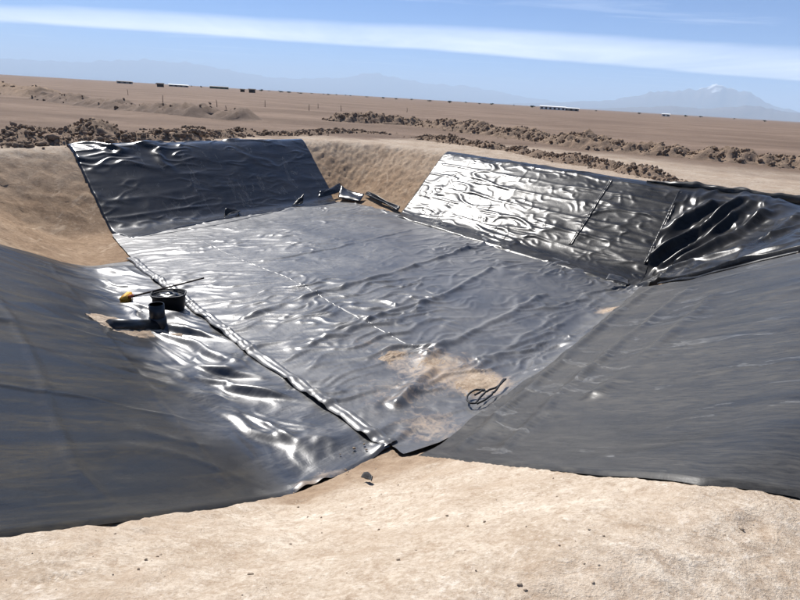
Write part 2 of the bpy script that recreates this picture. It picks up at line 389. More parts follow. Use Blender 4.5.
def disp_strip(x, y):
    a = s1(x, y); b = s2(x, y)
    wx = 0.35 * perlin(x * 0.9, y * 0.9, 61) + 0.10 * perlin(x * 2.4, y * 2.4, 62); wy = 0.35 * perlin(x * 0.9, y * 0.9, 63)
    # long folds that run down towards the near corner and lean across the strip
    p = a * 0.86 + b * 0.5; q = -a * 0.5 + b * 0.86
    h = 0.095 * crease((p + wx) * 1.35, (q + wy) * 0.45, 64, 0.22) + 0.05 * bumpy((p + wx) * 1.3, (q + wy) * 0.6, 67)
    h = h + 0.045 * crease((p + wy) * 2.3, (q + wx) * 0.9, 65, 0.20) + 0.012 * crease((a + wx) * 3.4, (b + wy) * 2.6, 68, 0.18)
    h = h + 0.003 * bumpy((a + wx) * 6, (b + wy) * 5, 66)
    h = h * (0.25 + 0.75 * sstep(0.0, 0.9, seg_dist(x, y, NEAR_EDGE)))
    return h
def disp_far(x, y):
    a = s1(x, y); d = sdf(x, y)
    wx = 0.3 * perlin(x * 0.9, y * 0.9, 71); wd = 0.12 * perlin(x * 1.3, y * 1.3, 72)
    lf = 1 - sstep(-9.0, -3.5, x); top = sstep(1.2, 2.8, d) * (0.30 + 0.80 * lf)
    h = (0.010 + 0.075 * top) * crease((a + wx) * 0.8, (d + wd) * 1.8, 73, 0.22) + (0.012 + 0.05 * top) * bumpy((a + wx) * 0.8, (d + wd) * 1.6, 77)
    h = h + 0.012 * crease((a + wx) * 1.2, (d + wd) * 3.6, 74, 0.16) * (0.8 + 1.6 * top)
    for k, dd in enumerate((0.40, 0.95, 1.55, 2.15)):
        h = h + (0.012 + 0.016 * lf) * np.exp(-((d - dd - 0.10 * perlin(a * 0.5, a * 0 + k * 7.3, 75)) / (0.05 + 0.03 * k)) ** 2) * np.clip(0.35 + 1.0 * perlin(a * 0.7, a * 0 + k * 3.7, 76), 0, 1.2)
    return np.maximum(h, 0)
def disp_right(x, y):
    b = s2(x, y); d = sdf(x, y)
    wx = 0.16 * perlin(x * 1.1, y * 1.1, 81); wd = 0.07 * perlin(x * 1.1, y * 1.1, 82)
    h = 0.024 * crease((b + wx) * 0.70, (d + wd) * 2.4, 83, 0.16) + 0.024 * bumpy((b + wx) * 0.9, (d + wd) * 1.8, 88)
    h = h + 0.012 * crease((b + wx) * 1.5, (d + wd) * 4.4, 84, 0.15) + 0.008 * crease((b * 0.8 + d * 0.5 + wx) * 2.6, (d - b * 0.4 + wd) * 3.4, 89, 0.16)
    h = h + 0.003 * bumpy((b + wx) * 4, (d + wd) * 6, 85)
    for k, dd in enumerate((0.35, 0.8, 1.25, 1.75, 2.25)):
        h = h + 0.022 * np.exp(-((d - dd - 0.06 * perlin(b * 0.7, b * 0 + k * 5.1, 86)) / 0.035) ** 2) * (0.6 + 0.6 * perlin(b * 0.8, b * 0 + k * 3, 87))
    return np.maximum(h, 0)
RC = POLY[3]
BIG = [(px_line([(622, 272), (655, 240), (690, 222), (712, 210)]), 0.13, 0.20), (px_line([(652, 262), (690, 240), (745, 206)]), 0.13, 0.26),
       (px_line([(664, 268), (705, 246), (735, 222), (752, 208)]), 0.09, 0.15), (px_line([(680, 270), (730, 245), (765, 220)]), 0.13, 0.18),
       (px_line([(672, 276), (740, 258), (800, 233)]), 0.09, 0.13), (px_line([(665, 281), (740, 268), (800, 250)]), 0.08, 0.08),
       (px_line([(720, 262), (770, 244), (800, 222)]), 0.10, 0.11)]
def disp_corner(x, y):
    r = np.hypot(x - RC[0], y - RC[1]); th = np.arctan2(y - RC[1], x - RC[0])
    wx = 0.14 * perlin(x * 1.8, y * 1.8, 91)
    h = 0.05 * soft(th * 1.3 + wx, r * 0.5, 92, 0.4) * sstep(0.1, 1.2, r)
    h = h + (0.06 * crease(x * 1.3 + wx * 2, y * 1.1 - x * 0.6, 93, 0.22) + 0.05 * bumpy(x * 1.4, y * 1.4, 97)) * sstep(0.2, 1.0, r) + 0.02 * crease(x * 3.0 + wx, y * 2.2 - x, 96, 0.2)
    for i, (p, wd, ht) in enumerate(BIG): h = h + fold(x, y, p, wd, ht * 1.15, 140 + i * 3)
    return h
LLINE = px_line([(-20, 387), (60, 399), (130, 413), (245, 434)])
LLINE2 = px_line([(-20, 322), (60, 330), (120, 346)])
def disp_left(x, y):
    b = s2(x, y); d = sdf(x, y); wx = 0.4 * perlin(x * 0.7, y * 0.7, 101); wd = 0.12 * perlin(x * 1.2, y * 1.2, 102)
    h = 0.045 * bumpy((b + wx) * 1.0, (d + wd) * 0.55, 103) + 0.010 * soft((b + wx) * 2.0, (d + wd) * 0.8, 104)
    h = h + fold(x, y, LLINE, 0.022, 0.012, 401) + fold(x, y, LLINE2, 0.05, 0.02, 404)
    h = h + 0.006 * np.exp(-((d - 0.75 - 0.05 * perlin(b * 0.8, b * 0, 105)) / 0.04) ** 2) + 0.010 * np.exp(-((d - 1.7 - 0.06 * perlin(b * 0.6, b * 0 + 4, 105)) / 0.04) ** 2)
    return np.maximum(h, 0)
NLINES = [(px_line([(690, 292), (620, 350), (560, 400), (500, 455)]), 0.06, 0.03), (px_line([(655, 290), (600, 332), (520, 405), (460, 452)]), 0.07, 0.045),
          (px_line([(715, 300), (665, 345), (600, 400)]), 0.09, 0.04), (px_line([(470, 398), (560, 392), (690, 381), (800, 366)]), 0.022, 0.014)]
def disp_near(x, y):
    a = s1(x, y); d = sdf(x, y); wx = 0.4 * perlin(x * 0.7, y * 0.7, 111); wd = 0.12 * perlin(x * 1.2, y * 1.2, 112)
    h = 0.045 * bumpy((a + wx) * 0.9, (d + wd) * 0.6, 113) + 0.012 * soft((a + wx) * 1.8, (d + wd) * 0.8, 114)
    toe = np.exp(-np.maximum(d, 0) / 0.5)
    h = h + 0.04 * toe * soft((a + wx) * 1.3, (d + wd) * 0.9, 115)
    for i, (p, wdt, ht) in enumerate(NLINES): h = h + fold(x, y, p, wdt, ht * 1.5, 180 + i * 3)
    return np.maximum(h, 0)

def resample(pts, n):
    P = np.array(pts, float); s = np.r_[0, np.cumsum(np.hypot(*np.diff(P, axis=0).T))]
    t = np.linspace(0, s[-1], n); return np.stack([np.interp(t, s, P[:, 0]), np.interp(t, s, P[:, 1])], 1)
def extend(pts, dist_to):                 # carry an edge on, straight in plan, until it is that far from the toe
    P = [np.array(p) for p in pts]; v = P[-1] - P[0]; v = v / np.linalg.norm(v); q = P[-1].copy()
    for _ in range(400):
        if float(sdf(np.array([q[0]]), np.array([q[1]]))[0]) >= dist_to: break
        q = q + v * 0.02
    return P + [q]
def coons(c0, c1, d0, d1, step):
    ln = lambda p: float(np.hypot(*np.diff(np.array(p), axis=0).T).sum())
    nu = max(12, int(max(ln(c0), ln(c1)) / step)); nv = max(12, int(max(ln(d0), ln(d1)) / step))
    C0, C1, D0, D1 = resample(c0, nu), resample(c1, nu), resample(d0, nv), resample(d1, nv)
    u = np.linspace(0, 1, nu)[:, None, None]; v = np.linspace(0, 1, nv)[None, :, None]
    S = (1 - v) * C0[:, None] + v * C1[:, None] + (1 - u) * D0[None] + u * D1[None]
    S -= (1 - u) * (1 - v) * C0[0] + u * (1 - v) * C0[-1] + (1 - u) * v * C1[0] + u * v * C1[-1]
    return S
OFF = {}
SHEETS = {}
def surf(x, y, disp, off):
    e = 0.02; z = base(x, y); gx = (base(x + e, y) - base(x - e, y)) / (2 * e); gy = (base(x, y + e) - base(x, y - e)) / (2 * e)
    n = 1 / np.sqrt(1 + gx * gx + gy * gy); h = disp(x, y) + off
    return np.stack([x - gx * n * h, y - gy * n * h, z + n * h], -1)
def sheet(name, S, disp, off, mat, label, edge_fade=(1, 1, 1, 1), bury_outer=False, swap=False, flush=(0, 0), toe_flush=True, lifts=()):
    x, y = S[..., 0], S[..., 1]; nu, nv = x.shape
    du = np.r_[0, np.cumsum(np.hypot(np.diff(x[:, nv // 2]), np.diff(y[:, nv // 2])))][:, None] * np.ones((1, nv))
    dv = np.r_[0, np.cumsum(np.hypot(np.diff(x[nu // 2]), np.diff(y[nu // 2])))][None] * np.ones((nu, 1))
    fd = np.ones_like(x)
    for dd, on in ((du, edge_fade[0]), (du.max() - du, edge_fade[1]), (dv, edge_fade[2]), (dv.max() - dv, edge_fade[3])):
        if on: fd = fd * (0.05 + 0.95 * sstep(0, 0.55, dd))
    f2 = lambda X, Y: disp(X, Y) * fd
    fo = np.ones_like(x)
    for dd, on in ((du, flush[0]), (du.max() - du, flush[1])):
        if on: fo = fo * sstep(0.0, 0.035, dd)
    if toe_flush: fo = fo * sstep(0.0, 0.12, dv)
    f3 = lambda X, Y: f2(X, Y) * (0.15 + 0.85 * fo) - (off + 0.004) * (1 - fo)
    if any(flush) or toe_flush: V = surf(x, y, f3, off)
    else: V = surf(x, y, f2, off)
    for c, sg, ht in lifts: V[..., 2] += ht * np.exp(-((x - c[0]) ** 2 + (y - c[1]) ** 2) / sg ** 2)
    if bury_outer:                        # the outer end is tucked into the anchor trench
        V[..., 2] -= 0.14 * sstep(WID + 0.28, WID + 0.50, sdf(x, y))
    me = mesh_np(name, V.reshape(-1, 3), grid_faces(nu, nv))
    uv = np.stack([dv, du] if swap else [du, dv], -1).reshape(-1, 2); uv_from(me, uv)
    sa = np.zeros(nu * nv)
    for c, r, k in SANDY: sa = np.maximum(sa, k * np.exp(-(((x - c[0]) ** 2 + (y - c[1]) ** 2) / r ** 2).ravel()))
    attr(me, 'sandy', sa); attr(me, 'slope', sstep(-0.05, 0.75, sdf(x, y) + 0.25 * perlin(x * 1.4, y * 1.4, 130)).ravel())
    o = link(name, me, mat); tag(o, label, 'liner sheet', 'sheets of black liner in the pit')
    SHEETS[name] = np.concatenate([S[:, 0], S[-1, :], S[::-1, -1], S[0, ::-1]])
    return o
SANDY = [(hp(440, 372), 0.75, 0.75), (hp(480, 385), 0.45, 1.1), (hp(405, 362), 0.5, 0.6), (hp(612, 311), 0.28, 1.0), (hp(400, 395), 0.7, 0.45),
         (hp(330, 478), 0.25, 0.6), (hp(318, 487), 0.2, 0.9), (hp(430, 430), 0.5, 0.6), (hp(365, 345), 0.5, 0.35)]
STEP = 0.03
OUT = WID + 0.5
# far sheet
c_l = extend(px_line([(133, 240), (112, 233), (90, 190), (70, 149)]), OUT); c_r = extend(px_line([(338, 204), (330, 190), (304, 142)]), OUT)
toe_far = px_line([(133, 240), (220, 221), (338, 204)])
rim_far = [c_l[-1], c_r[-1]]
S_FAR = coons(toe_far, rim_far, c_l, c_r, STEP)
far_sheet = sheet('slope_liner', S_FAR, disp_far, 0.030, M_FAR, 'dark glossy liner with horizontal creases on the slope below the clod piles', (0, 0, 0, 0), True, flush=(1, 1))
# right sheet
c_l = extend(px_line([(396, 218), (402, 212), (447, 153)]), OUT); c_r = extend(px_line([(638, 288), (650, 262), (682, 192)]), OUT)
S_RIGHT = coons(px_line([(396, 218), (480, 244), (560, 268), (638, 288)]), [c_l[-1], c_r[-1]], c_l, c_r, STEP)
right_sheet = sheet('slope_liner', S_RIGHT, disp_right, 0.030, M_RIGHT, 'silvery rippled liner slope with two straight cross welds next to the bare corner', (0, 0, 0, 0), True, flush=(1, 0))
# bunched sheet in the right corner (fan around the toe corner)
r0 = RC + np.array([-0.10, 0.0])
side_a = extend(px_line([(637, 288), (650, 262), (680, 193)]), OUT); side_b = extend(px_line([(648, 287), (700, 278), (800, 254)]), OUT)
arc = []
a0 = np.array(side_a[-1]); b0 = np.array(side_b[-1])
t0 = math.atan2(*(a0 - RC)[::-1]); t1 = math.atan2(*(b0 - RC)[::-1])
for q in np.linspace(0, 1, 24):
    th = t0 + (t1 - t0) * q; rr = np.linalg.norm(a0 - RC) * (1 - q) + np.linalg.norm(b0 - RC) * q
    arc.append(RC + rr * np.array([math.cos(th), math.sin(th)]))
S_CORNER = coons([side_a[0], side_b[0]], arc, side_a, side_b, STEP)
corner_sheet = sheet('corner_liner', S_CORNER, disp_corner, 0.036, M_RIGHT, 'loose liner bunched into deep shiny folds in the pit corner', (0, 0, 0, 1), True, flush=(0, 1))
# near right sheet
c_r = extend(px_line([(636, 291), (700, 280), (800, 256)]), OUT); c_l = extend(px_line([(418, 455), (500, 465), (600, 475), (700, 485), (800, 497)]), OUT)
S_NEAR = coons(px_line([(418, 455), (480, 413), (540, 373), (590, 332), (636, 291)]), [c_l[-1], c_r[-1]], c_l, c_r, STEP)
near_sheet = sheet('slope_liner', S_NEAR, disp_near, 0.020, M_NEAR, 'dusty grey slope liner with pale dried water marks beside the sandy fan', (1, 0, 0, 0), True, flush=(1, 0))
# left sheet: from the long weld across the strip and up the slope
c_n = extend(px_line([(390, 449), (345, 472), (298, 492), (150, 518), (0, 537)]), OUT); c_f = extend(px_line([(133, 261), (110, 264), (84, 266), (60, 262), (30, 253), (0, 245)]), OUT)
def disp_lefts(x, y):
    k = sstep(-0.10, 0.45, sdf(x, y) + 0.16 * perlin(x * 1.6, y * 1.6, 120))
    return disp_strip(x, y) * (1 - k) + disp_left(x, y) * k
S_LEFT = coons(px_line([(390, 449), (345, 419), (300, 388), (245, 348), (190, 307), (133, 261)]), [c_n[-1], c_f[-1]], c_n, c_f, 0.025)
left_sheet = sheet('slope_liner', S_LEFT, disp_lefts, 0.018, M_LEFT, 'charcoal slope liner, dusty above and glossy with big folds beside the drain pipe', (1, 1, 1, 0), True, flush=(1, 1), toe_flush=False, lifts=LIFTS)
# main floor
left_edge = px_line([(404, 457), (392, 449), (345, 419), (300, 388), (245, 348), (190, 307), (133, 261), (112, 236)])
S_FLOOR = coons(left_edge, px_line([(644, 288), (562, 262), (480, 238), (398, 214)]), px_line([(404, 457), (440, 446), (492, 414), (552, 374), (600, 333), (644, 288)]),
                px_line([(112, 236), (160, 229), (220, 221), (330, 202), (352, 203), (398, 214)]), 0.026)
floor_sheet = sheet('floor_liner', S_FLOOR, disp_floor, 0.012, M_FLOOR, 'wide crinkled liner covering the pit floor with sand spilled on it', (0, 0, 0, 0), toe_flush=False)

def floor_z(x, y): return float(surf(np.array([x]), np.array([y]), disp_floor, 0.012)[0, 2])
def surf_at(p, disp, off): return Vector(surf(np.array([p[0]]), np.array([p[1]]), disp, off)[0])

def weld(parent, pts_px, disp, off, wd, lift, mat, wob=0.25, seed=0, name='weld_seam'):
    P = resample(px_line(pts_px), max(20, int(60 * len(pts_px))))
    L = np.hypot(*np.diff(P, axis=0).T).sum(); P = resample(P, int(L / 0.03) + 4)
    tg = np.gradient(P, axis=0); tg /= np.linalg.norm(tg, axis=1)[:, None]; nr = np.stack([-tg[:, 1], tg[:, 0]], 1)
    s = np.arange(len(P)) * 0.03; cols = []
    prof = [(-0.5, -0.01), (-0.42, 0.6), (-0.1, 1.0), (0.0, 0.45), (0.1, 1.0), (0.38, 0.7), (0.5, -0.01)]
    for q, hgt in prof:
        w = wd * (1 + wob * perlin(s * 2.2, s * 0 + q * 3, 200 + seed))
        XY = P + nr * (q * w + 0.2 * wd * perlin(s * 1.1, s * 0, 210 + seed))[:, None]
        V = surf(XY[:, 0], XY[:, 1], disp, off)
        V[:, 2] += lift * hgt * (1 + 0.4 * perlin(s * 2.6, s * 0 + q * 2, 220 + seed)) + (0.002 if hgt > 0 else -0.004)
        cols.append(V)
    V = np.stack(cols, 1); me = mesh_np(name, V.reshape(-1, 3), grid_faces(len(P), len(prof)))
    uv_from(me, np.stack([np.repeat(s, len(prof)), np.tile([p[0] * wd for p in prof], len(P))], 1))
    return link(name, me, mat, parent)
weld(floor_sheet, [(131, 260), (190, 306), (245, 347), (300, 387), (345, 418), (392, 448)], disp_floor, 0.024, 0.17, 0.014, M_FLOOR, 0.35, 1)
weld(floor_sheet, [(291, 280), (340, 309), (380, 331), (427, 357)], disp_floor, 0.011, 0.05, 0.004, M_FLOOR, 0.2, 2)
weld(floor_sheet, [(185, 233), (230, 256), (291, 280)], disp_floor, 0.011, 0.045, 0.003, M_FLOOR, 0.2, 3)
weld(floor_sheet, [(150, 236), (205, 228), (272, 213)], disp_floor, 0.012, 0.08, 0.012, M_FLOOR, 0.2, 4)
weld(right_sheet, [(571, 246), (590, 216), (611, 183)], disp_right, 0.034, 0.10, 0.020, M_RIGHT, 0.2, 5)
weld(right_sheet, [(646, 266), (662, 232), (681, 195)], disp_right, 0.060, 0.11, 0.030, M_RIGHT, 0.3, 6)
weld(near_sheet, [(660, 286), (705, 278), (750, 267), (800, 255)], disp_near, 0.03, 0.10, 0.020, M_RIGHT, 0.4, 7)

# ------------------------------------------------------------------ ground: one sheet to the horizon with the pit in it
def axis(lo, hi, segs, far):
    a = []
    for s, e, st in segs: a += list(np.arange(s, e - 1e-9, st))
    a.append(segs[-1][1]); st = segs[-1][2]; p = a[-1]
    while p < far: st *= 1.12; p += st; a.append(p)
    st = segs[0][2]; p = a[0]; pre = []
    while p > -far: st *= 1.14; p -= st; pre.append(p)
    return np.array(pre[::-1] + a)
gx = axis(0, 0, [(-16, -4, 0.10), (-4, 4, 0.032), (4, 15, 0.10)], 60000)
gy = axis(0, 0, [(0.9, 5.6, 0.028), (5.6, 26, 0.09), (26, 60, 0.35)], 60000)
X, Y = np.meshgrid(gx, gy, indexing='ij')
Z = base(X, Y); d = sdf(X, Y); R = np.hypot(X, Y)
lined = np.zeros(X.shape, bool); nearm = (np.abs(X) < 20) & (Y > 0) & (Y < 30)
for k, P in list(SHEETS.items()): pass
ALLP = []
for S in (S_FAR, S_RIGHT, S_CORNER, S_NEAR, S_LEFT, S_FLOOR):
    ALLP.append(np.concatenate([S[:, 0], S[-1, :], S[::-1, -1], S[0, ::-1]]))
li = np.zeros(nearm.sum(), bool)
for P in ALLP: li |= inside_poly(X[nearm], Y[nearm], P[::3])
lined[nearm] = li
rough = 0.020 * fbm(X * 1.7, Y * 1.7, 3, 301) + 0.009 * fbm(X * 6, Y * 6, 3, 305) + 0.006 * ridge(X * 14, Y * 14, 309)
cone = sstep(0.2, 0.6, d) * (1 - sstep(WID - 0.2, WID + 0.2, d)) * (Y > 7)
rough = rough + cone * 0.045 * (fbm(X * 4.0, Y * 4.0, 3, 311) + 0.6 * perlin(X * 9, Y * 9, 312))
fr = random.Random(4)
for _ in range(46):                       # footprints and scuffs in the near sand
    cx, cy, an = fr.uniform(-2.6, 2.8), fr.uniform(1.0, 4.4), fr.uniform(0, 3.14); sx, sy = fr.uniform(0.07, 0.14), fr.uniform(0.03, 0.06)
    u = (X - cx) * math.cos(an) + (Y - cy) * math.sin(an); v = -(X - cx) * math.sin(an) + (Y - cy) * math.cos(an)
    q = (u / sx) ** 2 + (v / sy) ** 2
    rough = rough - 0.016 * np.exp(-np.minimum(q, 40) ** 2) + 0.006 * np.exp(-np.minimum((q - 2.2) ** 2, 40))
rough = rough * (1 - sstep(40, 120, R)) 
und = 0.10 * fbm(X * 0.045, Y * 0.045, 3, 321) * sstep(24, 45, R) * (1 - sstep(300, 900, R)) + 0.05 * fbm(X * 0.25, Y * 0.25, 3, 325) * sstep(WID + 0.4, WID + 2.5, d) * (1 - sstep(60, 200, R))
und = und - 0.0011 * np.clip(X, 0, 3000) * sstep(60, 200, R) * (1 - sstep(3000, 9000, R))
lm = lined.astype(float)
for _ in range(2): lm[1:-1, 1:-1] = (lm[1:-1, 1:-1] * 2 + lm[:-2, 1:-1] + lm[2:, 1:-1] + lm[1:-1, :-2] + lm[1:-1, 2:]) / 6
lm = np.clip(2 * lm - 1, 0, 1)
Z = Z + rough * (1 - lm) - 0.03 * lm + und
# a low tyre-worn level behind the right rim
ground_me = mesh_np('ground', np.stack([X, Y, Z], -1).reshape(-1, 3), grid_faces(*X.shape))
pale_edge = fbm(X * 0.22, Y * 0.22, 3, 331)
rightside = sstep(-6, 3, X - 0.12 * Y)
pale = 1 - sstep(WID + 1.0 + 3.4 * rightside, WID + 2.6 + 6.5 * rightside, d + 1.6 * pale_edge)
pale = np.maximum(pale * np.where(Y > 9, 0.62, 1.0), 0.45 * (1 - sstep(0, 2.5, np.abs(seg_dist(X, Y, [on_z(500, 150)[:2], on_z(800, 176)[:2]])))) )
damp = (1 - sstep(WID - 0.5, WID + 0.1, d)) * np.where(Y > 7, 0.9 - 0.35 * sstep(0.8, 2.4, d), 0.0)
damp = damp + 0.75 * (Y <= 7) * (1 - sstep(0.35, 0.95, d + 0.25 * fbm(X * 2, Y * 2, 2, 341)))
attr(ground_me, 'pale', np.clip(pale, 0, 1).ravel()); attr(ground_me, 'damp', np.clip(damp, 0, 1).ravel())
ground = link('ground', ground_me, M_SOIL); tag(ground, 'pale sandy desert ground with the dug pit', kind='structure')
def ground_z(x, y): return float(base(np.array([x]), np.array([y]))[0])

# ------------------------------------------------------------------ heaps of excavated soil
def ico(sub, seed, amp=0.35):
    bm = bmesh.new(); bmesh.ops.create_icosphere(bm, subdivisions=sub, radius=1.0)
    r = random.Random(seed); off = [r.uniform(0, 50) for _ in range(3)]
    for v in bm.verts:
        c = v.co.copy()
        k = 1 + amp * float(perlin(c.x * 1.5 + off[0], c.y * 1.5 + c.z * 1.3 + off[1], seed)) + 0.4 * float(perlin(c.x * 3.1 + off[2], c.y * 3.3 - c.z * 2.7, seed + 5))
        v.co = Vector((c.x * k, c.y * k * 0.85, c.z * k * 0.7))
    V = np.array([v.co[:] for v in bm.verts]); Fc = np.array([[v.index for v in f.verts] for f in bm.faces]); bm.free(); return V, Fc
ICO = [ico(1 + (i % 3 == 0), i, 0.55) for i in range(9)]
ICOME = []
for i, (V, Fc) in enumerate(ICO):
    me = mesh_np('clod', V, Fc); me.materials.append(M_CLOD); ICOME.append(me)
def rot3(r):
    a, b, c = (r.uniform(0, 6.28) for _ in range(3))
    return np.array((Matrix.Rotation(a, 3, 'Z') @ Matrix.Rotation(b * 0.25, 3, 'X') @ Matrix.Rotation(c * 0.25, 3, 'Y')))
def scatter_mesh(name, items, mat, parent, r):
    VV, FF, n = [], [], 0
    for p, s in items:
        V, Fc = r.choice(ICO); VV.append(V @ rot3(r).T * s + np.array(p)); FF.append(Fc + n); n += len(V)
    return link(name, mesh_np(name, np.concatenate(VV), np.concatenate(FF)), mat, parent, smooth=False)
def heap(name, line, half, ht, n_small, n_big, smin, smax, label, seed, group=None, spread=1.3, cat='dirt heap', step=0.11, lump=0.5, mat=None):
    r = random.Random(seed); P = resample(line, 200); L = np.hypot(*np.diff(P, axis=0).T).sum()
    P = resample(line, max(16, int(L / step))); n = len(P)
    tg = np.gradient(P, axis=0); tg /= np.linalg.norm(tg, axis=1)[:, None]; nr = np.stack([-tg[:, 1], tg[:, 0]], 1)
    s = np.linspace(0, L, n)
    m = max(9, int(2.4 * half / step)); q = np.linspace(-1.15, 1.15, m)
    env = sstep(0, min(1.5, L * 0.3), s) * sstep(0, min(1.5, L * 0.3), L - s) * (1 + lump * perlin(s * 0.55, s * 0, seed) + 0.35 * perlin(s * 1.7, s * 0, seed + 1))
    env = np.maximum(env, 0.0)
    XY = P[:, None] + nr[:, None] * (q[None, :, None] * half)
    prof = np.clip(1 - np.abs(q) ** 1.7, -0.4, 1)[None]
    z = ht * env[:, None] * prof
    nz = 0.42 * ht * (fbm(XY[..., 0] * 2.2, XY[..., 1] * 2.2, 4, seed + 2, 0.65)) * np.clip(prof + 0.25, 0, 1) * np.clip(env, 0, 1)[:, None]
    z = z + nz - 0.05 + base(XY[..., 0], XY[..., 1])
    c = empty(name, (float(P[n // 2, 0]), float(P[n // 2, 1]), 0.0))
    V = np.concatenate([XY, z[..., None]], -1); me = mesh_np('heap', V.reshape(-1, 3), grid_faces(n, m))
    o = link('heap', me, mat or M_CLOD, smooth=False); o.parent = c; o.location = -c.location
    def spot():
        i = r.randrange(n); t = max(-spread, min(spread, r.gauss(0, 0.55)))
        xy = P[i] + nr[i] * t * half + np.array([r.uniform(-.1, .1), r.uniform(-.1, .1)])
        zz = ht * env[i] * max(0.0, 1 - min(1, abs(t)) ** 1.7)
        return xy, zz, float(np.clip(env[i], 0, 1.2))
    items = []
    for _ in range(n_small):
        xy, zz, e = spot()
        if r.random() > 0.25 + e: continue
        sz = smin + (smax * 0.75 - smin) * r.random() ** 2.6; items.append(((xy[0], xy[1], zz + sz * r.uniform(-0.35, 0.2) - 0.02), sz))
    so = scatter_mesh('loose_clods', items, M_CLOD, None, r); so.parent = c; so.location = -c.location; so['kind'] = 'stuff'
    for _ in range(n_big):
        xy, zz, e = spot(); sz = r.uniform(smax * 0.6, smax)
        k = bpy.data.objects.new('clod', r.choice(ICOME)); C.objects.link(k); k.parent = c
        k.location = Vector((xy[0], xy[1], zz + sz * 0.15)) - c.location; k.scale = (sz, sz * r.uniform(.7, 1), sz * r.uniform(.7, 1)); k.rotation_euler = (r.uniform(-.6, .6), r.uniform(-.6, .6), r.uniform(0, 6.28))
    tag(c, label, cat, group); return c
G = lambda pts: [on_z(x, y)[:2] for x, y in pts]
heap('soil_ridge', G([(322, 120), (360, 122), (420, 126), (500, 136), (600, 149), (700, 159), (800, 168), (900, 178)]), 1.15, 0.48, 3400, 50, 0.02, 0.15,
     'long dark ridge of dug clods running beside the pale track', 21, cat='dirt ridge')
heap('clod_row', G([(408, 137), (450, 143), (520, 154), (600, 167), (660, 178), (692, 184)]), 0.50, 0.24, 1700, 30, 0.015, 0.10,
     'low row of dark clods along the rim above the silvery liner', 22, cat='dirt heap')
heap('clod_row', G([(245, 136), (300, 134), (345, 132), (400, 135)]), 0.6, 0.13, 600, 20, 0.02, 0.12,
     'thin line of clods on the rim above the bare corner slope', 23, cat='dirt heap')
heap('clod_row', G([(-40, 147), (0, 146), (60, 144), (150, 140.5), (250, 136.5)]), 0.5, 0.17, 800, 30, 0.02, 0.14,
     'dark crumbly clod row right behind the glossy far liner', 24, cat='dirt heap', lump=1.1)
for i, (ln, hw, h, ns, nb, lab) in enumerate([
        ([(58, 138), (82, 136), (108, 135), (128, 135)], 1.2, 0.36, 380, 22, 'tallest rounded clod pile with bare sand on either side'),
        ([(128, 133), (160, 133), (190, 133), (222, 134)], 1.1, 0.24, 330, 22, 'reddish lumpy clod pile beside the tallest one'),
        ([(-20, 141), (8, 140), (36, 138)], 0.9, 0.22, 220, 14, 'small dark clod pile beyond the bare left corner'),
        ([(10, 131), (40, 132), (66, 133)], 0.8, 0.12, 130, 8, 'flat scatter of clods behind the small dark pile'),
        ([(205, 135), (240, 134), (268, 134)], 0.9, 0.14, 200, 10, 'low crumbled clod spread where the piles run out')]):
    heap('clod_pile', G(ln), hw, h, ns, nb, 0.02, 0.11, lab, 30 + i, 'piles of dug clods behind the far rim', lump=1.2)
heap('soil_bank', G([(-60, 82), (0, 88.5), (28, 94), (48, 98.5)]), 2.4, 0.60, 70, 12, 0.05, 0.25,
     'dark far bank of soil ending where the long pale bank begins', 41, cat='dirt bank', step=0.4)
heap('soil_bank', G([(44, 99), (90, 106), (150, 112), (210, 117.5), (265, 121.5)]), 1.5, 0.50, 110, 8, 0.03, 0.14,
     'long low bank of soil crossing the plain in front of the stakes', 42, cat='dirt bank', step=0.25, mat=M_BANK)

# ------------------------------------------------------------------ drain pipe with riser
pb = hit(159, 332); pr = 0.105
root = empty('drain_pipe', (pb[0], pb[1], -D)); Bz = Vector((pb[0], pb[1], -D))
bm = bmesh.new()
rg = tube_bm(bm, [(0, 0, 0.0), (0, 0, 0.28), (0, 0, 0.46)], pr, 28, False)
rg2 = tube_bm(bm, [(0, 0, 0.46), (0, 0, 0.2), (0, 0, 0.02)], pr - 0.012, 28, False)
for k in range(28): bm.faces.new((rg[-1][k], rg[-1][(k + 1) % 28], rg2[0][(k + 1) % 28], rg2[0][k]))
bm_obj('riser', bm, M_PIPE, root)
pe = hit(117, 331); dirp = Vector((pe[0] - pb[0], pe[1] - pb[1], 0)); ln = dirp.length; dirp.normalize()
bm = bmesh.new()
o1 = dirp * 0.06 + Vector((0, 0, 0.14)); o2 = dirp * (ln + 0.1) + Vector((0, 0, pe[2] + D + 0.10))
tube_bm(bm, [o1, o1.lerp(o2, .5), o2], pr * 0.95, 28)
bm_obj('outlet_pipe', bm, M_PIPE, root)
bm = bmesh.new(); tube_bm(bm, [(0, 0, 0.01), (0, 0, 0.02), (0, 0, 0.26), (0, 0, 0.27)], [pr + 0.002, pr + 0.014, pr + 0.014, pr + 0.002], 28)
bm_obj('collar', bm, M_PIPE, root)
tag(root, 'thick black drain pipe with an upright open riser at the slope toe', 'pipe')
